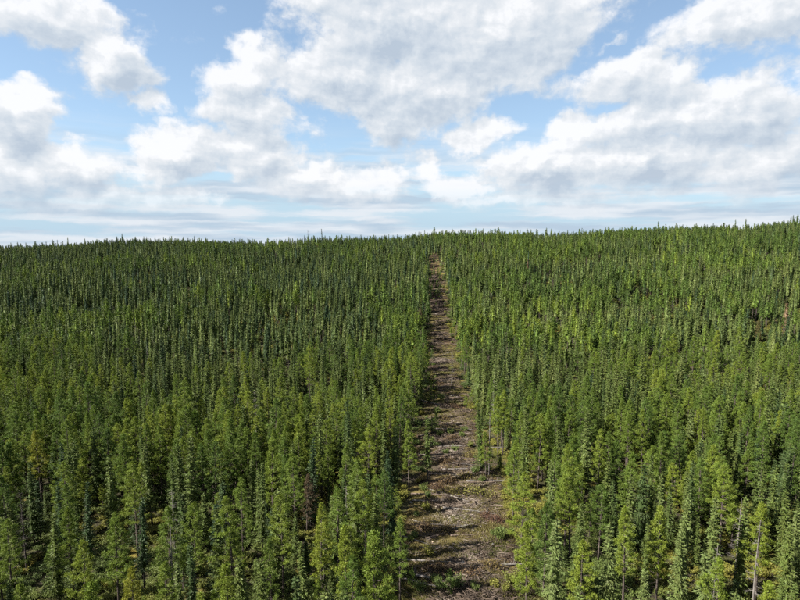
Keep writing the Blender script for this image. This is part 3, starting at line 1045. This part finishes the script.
for (x, y, rot, v, m) in log_spots:
    Ls = (7, 5, 9, 4, 6, 10.5)[v]
    px, py, _ = to_pix(x, y, floor_z(x, y))
    if not (2 < px < 798 and py < 598):
        continue
    dx, dy = math.cos(rot) * Ls / 2, math.sin(rot) * Ls / 2
    sx = np.linspace(-1, 1, 9)
    zz = floor_z(x + dx * sx, y + dy * sx)
    tilt = math.atan2(zz[-2] - zz[1], Ls * 0.75)
    e = obj('fallen_log', None, None, (x, y, float(np.mean(zz)) + 0.05), (0, -tilt, rot), (1, 1, 1))
    reg(e, {'log_bark': 'brown', 'dead_wood': 'weathered grey', 'charred_wood': 'dark'}[m], 'fallen log', px, py, 'foot', 'log', 'logs lying on the cutline')
    tr, subs = LOGS[v][m]
    obj('trunk', tr, e)
    for b in subs:
        obj('branch', b, e)

# the uprooted tree at the near left edge: root plate, trunk, roots
x, y = pix_to_ground(414, 579)
e = obj('uprooted_tree', None, None, (x, y, float(floor_z(x, y))), (0, 0, -0.25))
tag(e, 'dark uprooted tree with root plate at the left edge of the cutline', 'uprooted tree')
mb = MB()
s = np.linspace(0, 1, 8)
mb.tube(np.stack([0.2 + 5.2 * s, 0.15 * np.sin(s * 5), 0.55 - 0.35 * s], 1), 0.19 * (1 - 0.5 * s), 8, jit=0.15)
obj('trunk', mb.mesh('uprooted_trunk', ['dead_wood'], True), e)
mb = MB()
for _ in range(60):
    a = rng.random() * 6.28
    l = rng.uniform(0.4, 1.15)
    p = np.array([rng.normal() * 0.12, math.cos(a) * l, 0.62 + math.sin(a) * l * 0.8])
    mb.tube(np.stack([[0.1, 0, 0.6], (p + [0.05, 0, 0.55]) * 0.5 + rng.normal(size=3) * 0.05, p]), [0.10, 0.07, 0.02], 5)
obj('root_plate', mb.mesh('root_plate', ['charred_wood']), e)

# stumps
st, cut = MB(), MB()
s = np.linspace(0, 1, 4)
st.tube(np.stack([0 * s, 0 * s, -0.15 + 0.5 * s], 1), np.array([0.30, 0.20, 0.165, 0.155]), 10, jit=0.12, cap=False)
cut.tube(np.array([[0, 0, 0.30], [0, 0, 0.352]]), [0.158, 0.150], 10)
stm, cutm = st.mesh('stump_bark', ['log_bark'], True), cut.mesh('stump_top', ['fresh_wood'])
n = 0
while n < 26:
    yl = 62 + 95 * rng.random() ** 1.4
    u = rng.uniform(-0.9, 0.9)
    xl = float(in_line(yl, u))
    zl = float(floor_z(xl, yl))
    px, py, _ = to_pix(xl, yl, zl)
    if py > 596:
        continue
    e = obj('stump', None, None, (xl, yl, zl), (0, 0, rng.random() * 6), (1, 1, rng.uniform(0.7, 1.3)))
    reg(e, 'pale topped', 'cut stump', px, py, 'foot', 'stump', 'stumps on the cutline')
    obj('bark', stm, e)
    obj('cut_face', cutm, e)
    n += 1

# stones
stone_me = []
for k in range(3):
    mb = MB()
    a = np.linspace(0, 2 * math.pi, 9)[:-1]
    rings = [(0.0, -0.12), (0.30, -0.05), (0.36, 0.08), (0.24, 0.20), (0.0, 0.24)]
    V = [np.stack([np.cos(a) * r * (1 + 0.3 * rng.normal(size=8) * 0.5), np.sin(a) * r * (1 + 0.3 * rng.normal(size=8) * 0.5) * 0.8, np.full(8, z) + rng.normal(size=8) * 0.02], 1) for r, z in rings]
    f = []
    for i in range(4):
        for j in range(8):
            p, q = i * 8 + j, i * 8 + (j + 1) % 8
            f += [(p, q, q + 8), (p, q + 8, p + 8)]
    mb.add(np.vstack(V), f)
    stone_me.append(mb.mesh('stone', ['stone']))
for px, py in ((518, 582), (432, 565), (436, 553), (463, 563), (473, 531), (487, 512), (506, 568), (450, 574), (493, 545), (411, 503)):
    x, y = pix_to_ground(px, py)
    o = obj('stone', stone_me[int(rng.integers(3))], None, (x, y, float(floor_z(x, y))), (0, 0, rng.random() * 6), (rng.uniform(.7, 1.3),) * 3)
    reg(o, 'pale grey', 'stone', px, py, 'foot', 'stone', 'stones on the cutline')


# slash: loose sticks and chips, uncountable
def sticks(mb, x, y, z, length, rad, shade, flat=0.12, across=None):
    n = len(x)
    az = rng.random(n) * math.pi if across is None else rng.normal(size=n) * across
    d = np.stack([np.cos(az), np.sin(az), rng.normal(size=n) * flat], 1)
    d /= np.linalg.norm(d, axis=1, keepdims=True)
    a = np.cross(d, [0, 0, 1.0])
    a /= np.linalg.norm(a, axis=1, keepdims=True)
    b = np.cross(a, d)
    c = np.stack([x, y, z], 1)
    th = np.arange(3) * 2 * math.pi / 3
    V = []
    for sgn, rr in ((-0.5, 1.0), (0.5, 0.55)):
        for t in th:
            V.append(c + d * (sgn * length)[:, None] + (a * math.cos(t) + b * math.sin(t)) * (rad * rr)[:, None])
    V = np.stack(V, 1).reshape(-1, 3)
    base = np.array([[0, 1, 4], [0, 4, 3], [1, 2, 5], [1, 5, 4], [2, 0, 3], [2, 3, 5], [0, 2, 1], [3, 4, 5]])
    F = (np.arange(n)[:, None, None] * 6 + base[None]).reshape(-1, 3)
    mb.add(V, F, 0, np.repeat(shade, 8))


mb = MB()
n = 26000
yl = 58 + 342 * rng.random(n) ** 2.0
u = np.clip(rng.normal(size=n) * 0.45, -0.98, 0.98)
xl = in_line(yl, u)
wind = 0.5 * vnoise(xl * 0.4, yl, 1.6, 51) + 0.5 * vnoise(xl * 0.5, yl, 5.0, 52)        # windrows across the line
k = rng.random(n) < np.clip((wind - 0.36) * 4.5, 0.03, 1)
xl, yl, wind = xl[k], yl[k], wind[k]
heap = np.clip(wind - 0.45, 0, 1) * 1.5
sh = np.clip(0.45 * vnoise(xl, yl, 3.0, 53) + 0.55 * rng.random(len(xl)), 0, 1)
sticks(mb, xl, yl, floor_z(xl, yl) + 0.03 + heap * rng.random(len(xl)), rng.uniform(0.4, 2.2, len(xl)) * (1 + yl / 300), rng.uniform(0.012, 0.045, len(xl)) * (1 + yl / 150), sh, 0.16, 1.1)
tag(obj('slash_debris', mb.mesh('slash_debris', ['slash_sticks'])), 'loose branches and slash strewn over the cutline', 'slash', None, 'stuff')
mb = MB()
for (px, py, rr, cnt) in ((455, 513, 3.2, 2200), (470, 478, 2.6, 1300), (482, 507, 2.0, 700), (470, 560, 3.6, 900), (447, 452, 2.6, 700), (462, 440, 2.4, 600), (455, 405, 3, 500), (455, 425, 3, 500)):
    cx, cy = pix_to_ground(px, py)
    xl = cx + rng.normal(size=cnt) * rr * 0.75
    yl = cy + rng.normal(size=cnt) * rr * 0.8
    sticks(mb, xl, yl, floor_z(xl, yl) + 0.05 + 0.1 * rng.random(cnt), rng.uniform(0.1, 0.5, cnt), rng.uniform(0.03, 0.08, cnt), np.clip(0.55 + 0.5 * rng.random(cnt), 0, 1), 0.3)
tag(obj('wood_chips', mb.mesh('wood_chips', ['slash_sticks'])), 'pale wood chips in patches on the cutline', 'wood chips', None, 'stuff')

# brush heaps: dead tops with rusty needles
def brush_meshes():
    a, b = MB(), MB()
    n = 130
    r = np.abs(rng.normal(size=n)) * 0.8
    t = rng.random(n) * 6.28
    x_, y_ = r * np.cos(t) * 1.5, r * np.sin(t) * 0.8
    z_ = np.clip(0.85 - r * 0.5, 0.05, 1) * rng.random(n)
    sticks(a, x_, y_, z_, rng.uniform(0.6, 1.8, n), rng.uniform(0.012, 0.035, n), rng.random(n) * 0.7, 0.35)
    m = 900
    k = rng.integers(0, n, m)
    base = np.stack([x_[k], y_[k], z_[k]], 1) + rng.normal(size=(m, 3)) * [0.4, 0.3, 0.12]
    base[:, 2] = np.abs(base[:, 2])
    blades(b, base, rng.normal(size=(m, 3)) + [0, 0, 0.3], 0.24, 0.07)
    return a.mesh('brush_sticks', ['slash_sticks']), b.mesh('brush_needles', ['shrub_leaves'])


BR = [brush_meshes() for _ in range(3)]
for (px, py, sc_, tn) in ((447, 484, 1.5, .9), (436, 489, 1.1, .95), (466, 479, 1.3, .8), (495, 521, 1.0, 1.0), (485, 517, .9, .97), (424, 528, 1.1, .9), (445, 531, 1.0, .85), (452, 494, 1.2, .75), (475, 494, 1.3, .6),
                          (438, 571, 1.2, .9), (468, 575, 1.2, .92), (490, 567, 1.1, .85), (446, 462, 1.2, .9), (470, 458, 1.1, .8), (452, 440, 1.3, .9), (443, 420, 1.2, .85), (455, 408, 1.3, .95), (440, 385, 1.2, .9), (440, 340, 1.2, .9), (433, 297, 2.0, .93)):
    x, y = pix_to_ground(px, py)
    e = obj('brush_heap', None, None, (x, y, float(floor_z(x, y)) - 0.02), (0, 0, rng.normal() * 0.4), (sc_, sc_, sc_))
    reg(e, 'rusty' if tn > .82 else 'greyish', 'brush heap', px, py, 'foot', 'brush heap', 'brush heaps on the cutline')
    a, b = BR[int(rng.integers(3))]
    obj('sticks', a, e)
    o = obj('needles', b, e)
    o['tint'] = tn


# shrubs and saplings
def shrub_meshes(Rr, Hh):
    a, b = MB(), MB()
    for _ in range(14):
        t = rng.random() * 6.28
        d = np.array([math.cos(t) * Rr * rng.uniform(.2, .9), math.sin(t) * Rr * rng.uniform(.2, .9), Hh * rng.uniform(.6, 1)])
        a.tube(np.stack([[0, 0, -0.05], d * [.4, .4, .55], d]), [0.02, 0.014, 0.005], 3, cap=False)
        m = 60
        u_ = rng.uniform(0.35, 1.05, m)[:, None]
        blades(b, d * u_ + rng.normal(size=(m, 3)) * [0.14, 0.14, 0.1], rng.normal(size=(m, 3)) + [0, 0, 0.4], 0.17, 0.085)
    return a.mesh('shrub_stems', ['pine_bark']), b.mesh('shrub_foliage', ['shrub_leaves'])


SH = [shrub_meshes(0.9, 1.2), shrub_meshes(0.7, 0.9), shrub_meshes(1.1, 1.5)]
shrub_px = [(500, 540, .35), (493, 536, .3), (510, 535, .4), (500, 533, .15), (440, 590, .2), (455, 588, .3), (420, 592, .25), (475, 592, .3), (495, 588, .6), (505, 592, .55), (519, 590, .45), (512, 585, .5), (435, 583, .2),
            (520, 500, .75), (515, 508, .8), (510, 500, .6), (436, 447, .3), (440, 436, .35), (450, 434, .4), (446, 455, .3), (455, 451, .35), (470, 447, .5), (462, 437, .35), (437, 413, .4), (441, 400, .4), (465, 432, .3),
            (480, 470, .35), (487, 472, .2), (475, 473, .2), (423, 481, .85), (418, 483, .75), (425, 510, .5), (496, 404, .8), (478, 404, .65), (471, 410, .6), (434, 300, .4), (738, 480, .72), (745, 474, .75), (733, 486, .6), (742, 468, .7),
            (38, 560, .72), (22, 577, .7), (30, 568, .75), (110, 590, .65), (385, 585, .72), (378, 592, .75), (392, 594, .7), (372, 597, .68), (395, 585, .6)]
for yl in np.concatenate([np.linspace(70, 160, 26), np.linspace(160, 400, 26)]):
    sd = -1 if rng.random() < 0.55 else 1
    yl = float(yl + rng.uniform(-2, 2))
    xl = float(in_line(yl, sd * rng.uniform(0.55, 0.98)))
    px, py, _ = to_pix(xl, yl, floor_z(xl, yl))
    shrub_px.append((float(px), float(py), float(rng.uniform(0.1, 0.7))))
for (px, py, tn) in shrub_px:
    x, y = pix_to_ground(px, py)
    if py > 599:
        continue
    a, b = SH[int(rng.integers(3))]
    s = rng.uniform(0.75, 1.25)
    e = obj('shrub', None, None, (x, y, float(floor_z(x, y)) - 0.02), (0, 0, rng.random() * 6), (s, s, s * rng.uniform(.8, 1.1)))
    col = 'rusty' if tn > .84 else 'yellowish' if tn > .55 else 'light green' if tn > .27 else 'dark green'
    reg(e, 'low ' + col, 'shrub', px, py, 'foot', 'shrub', 'low shrubs in the openings')
    obj('stems', a, e)
    o = obj('foliage', b, e)
    o['tint'] = tn

SAP = []
for H_, h0, Rm in ((3.2, .25, .85), (2.4, .15, .7), (4.2, .4, 1.0)):
    a, b = MB(), MB()
    limbs = crown_pine(b, H_, h0, Rm, 26, 3.4, 8, 0.26)
    stem(a, H_, 0.05, limbs, 0, sides=5, dead=0, h0=h0)
    SAP.append((a.mesh('sapling_trunk', ['pine_bark'], True), b.mesh('sapling_crown', ['pine_needles'])))
sap_px = [(433, 284, .35), (436, 288, .4), (437, 294, .3), (432, 291, .35), (438, 281, .4), (435, 297, .35), (439, 299, .35), (431, 279, .3), (437, 286, .4), (440, 291, .35), (434, 276, .4), (426, 276, .2), (424, 281, .25),
          (412, 588, .4), (450, 596, .3), (520, 597, .7), (523, 588, .75), (525, 575, .7), (478, 428, .6), (480, 440, .6), (432, 434, .45), (436, 428, .5), (431, 402, .5), (466, 408, .75), (472, 404, .7), (500, 470, .7), (508, 480, .7), (432, 360, .3), (458, 352, .6), (461, 362, .6), (467, 384, .7)]
for (px, py, tn) in sap_px:
    x, y = pix_to_ground(px, py)
    s = rng.uniform(0.8, 1.2) * (1.35 if y > 300 else 1.0)
    a, b = SAP[int(rng.integers(3))]
    e = obj('pine_sapling', None, None, (x, y, float(floor_z(x, y))), (0, 0, rng.random() * 6), (s, s, s))
    reg(e, 'young green', 'pine sapling', px, py, 'foot', 'sapling', 'pine saplings along the cutline')
    obj('trunk', a, e)
    o = obj('crown', b, e)
    o['tint'] = tn

# grass and low growth, uncountable
def tuft_mesh(i):
    mb = MB()
    base = rng.normal(size=(16, 3)) * [0.16, 0.16, 0]
    blades(mb, base, rng.normal(size=(16, 3)) * [0.5, 0.5, 0.1] + [0, 0, 1], rng.uniform(0.2, 0.5, 16), 0.045)
    return bpy.data.objects.new(f'grass_tuft_{i}', mb.mesh('grass_tuft', ['grass_blades']))


gc = bpy.data.collections.new('grass_kinds')
for i in range(3):
    gc.objects.link(tuft_mesh(i))
n = 60000
yl = 56 + 240 * rng.random(n) ** 1.5
xl = in_line(yl, rng.uniform(-1.1, 1.1, n))
gn = 0.6 * vnoise(xl * 0.6, yl, 4.0, 61) + 0.4 * vnoise(xl, yl, 1.3, 62)
k = rng.random(n) < np.clip((gn - 0.44) * 5, 0.01, 1)
xl, yl, gn = xl[k], yl[k], gn[k]
s = rng.uniform(0.5, 1.1, len(xl))
o = scatter('grass', gc, np.stack([xl, yl, floor_z(xl, yl)], 1), rng.integers(0, 3, len(xl)), np.stack([0 * xl, 0 * xl, rng.random(len(xl)) * 6.28], 1),
            np.stack([s, s, s], 1), np.clip(0.8 * vnoise(xl, yl, 5, 63) + 0.35 * rng.random(len(xl)) - 0.05, 0, 1))
tag(o, 'sparse dry grass growing on the cutline', 'grass', None, 'stuff')

uc = bpy.data.collections.new('undergrowth_kinds')
for i, (a, b) in enumerate(SH):
    uc.objects.link(bpy.data.objects.new(f'undergrowth_{i}', b))
n = 34000
yl = np.concatenate([40 + 130 * rng.random(14000), 170 + 340 * rng.random(n - 14000)])
xl = rng.uniform(-1, 1, n) * (yl * 0.78 + 12)
k = np.abs(xl - line_x(yl)) > line_half(yl) + 0.3
xl, yl = xl[k], yl[k]
s = rng.uniform(0.45, 1.15, len(xl)) * (1 + 0.9 * sstep(yl, 150, 260))
o = scatter('undergrowth', uc, np.stack([xl, yl, ground(xl, yl) - 0.03], 1), rng.integers(0, 3, len(xl)), np.stack([0 * xl, 0 * xl, rng.random(len(xl)) * 6.28], 1),
            np.stack([s, s, s * 0.7], 1), np.clip(vnoise(xl, yl, 12, 71) * 0.75, 0, 0.62))
tag(o, 'low green and yellow undergrowth on the forest floor', 'undergrowth', None, 'stuff')
write_labels()
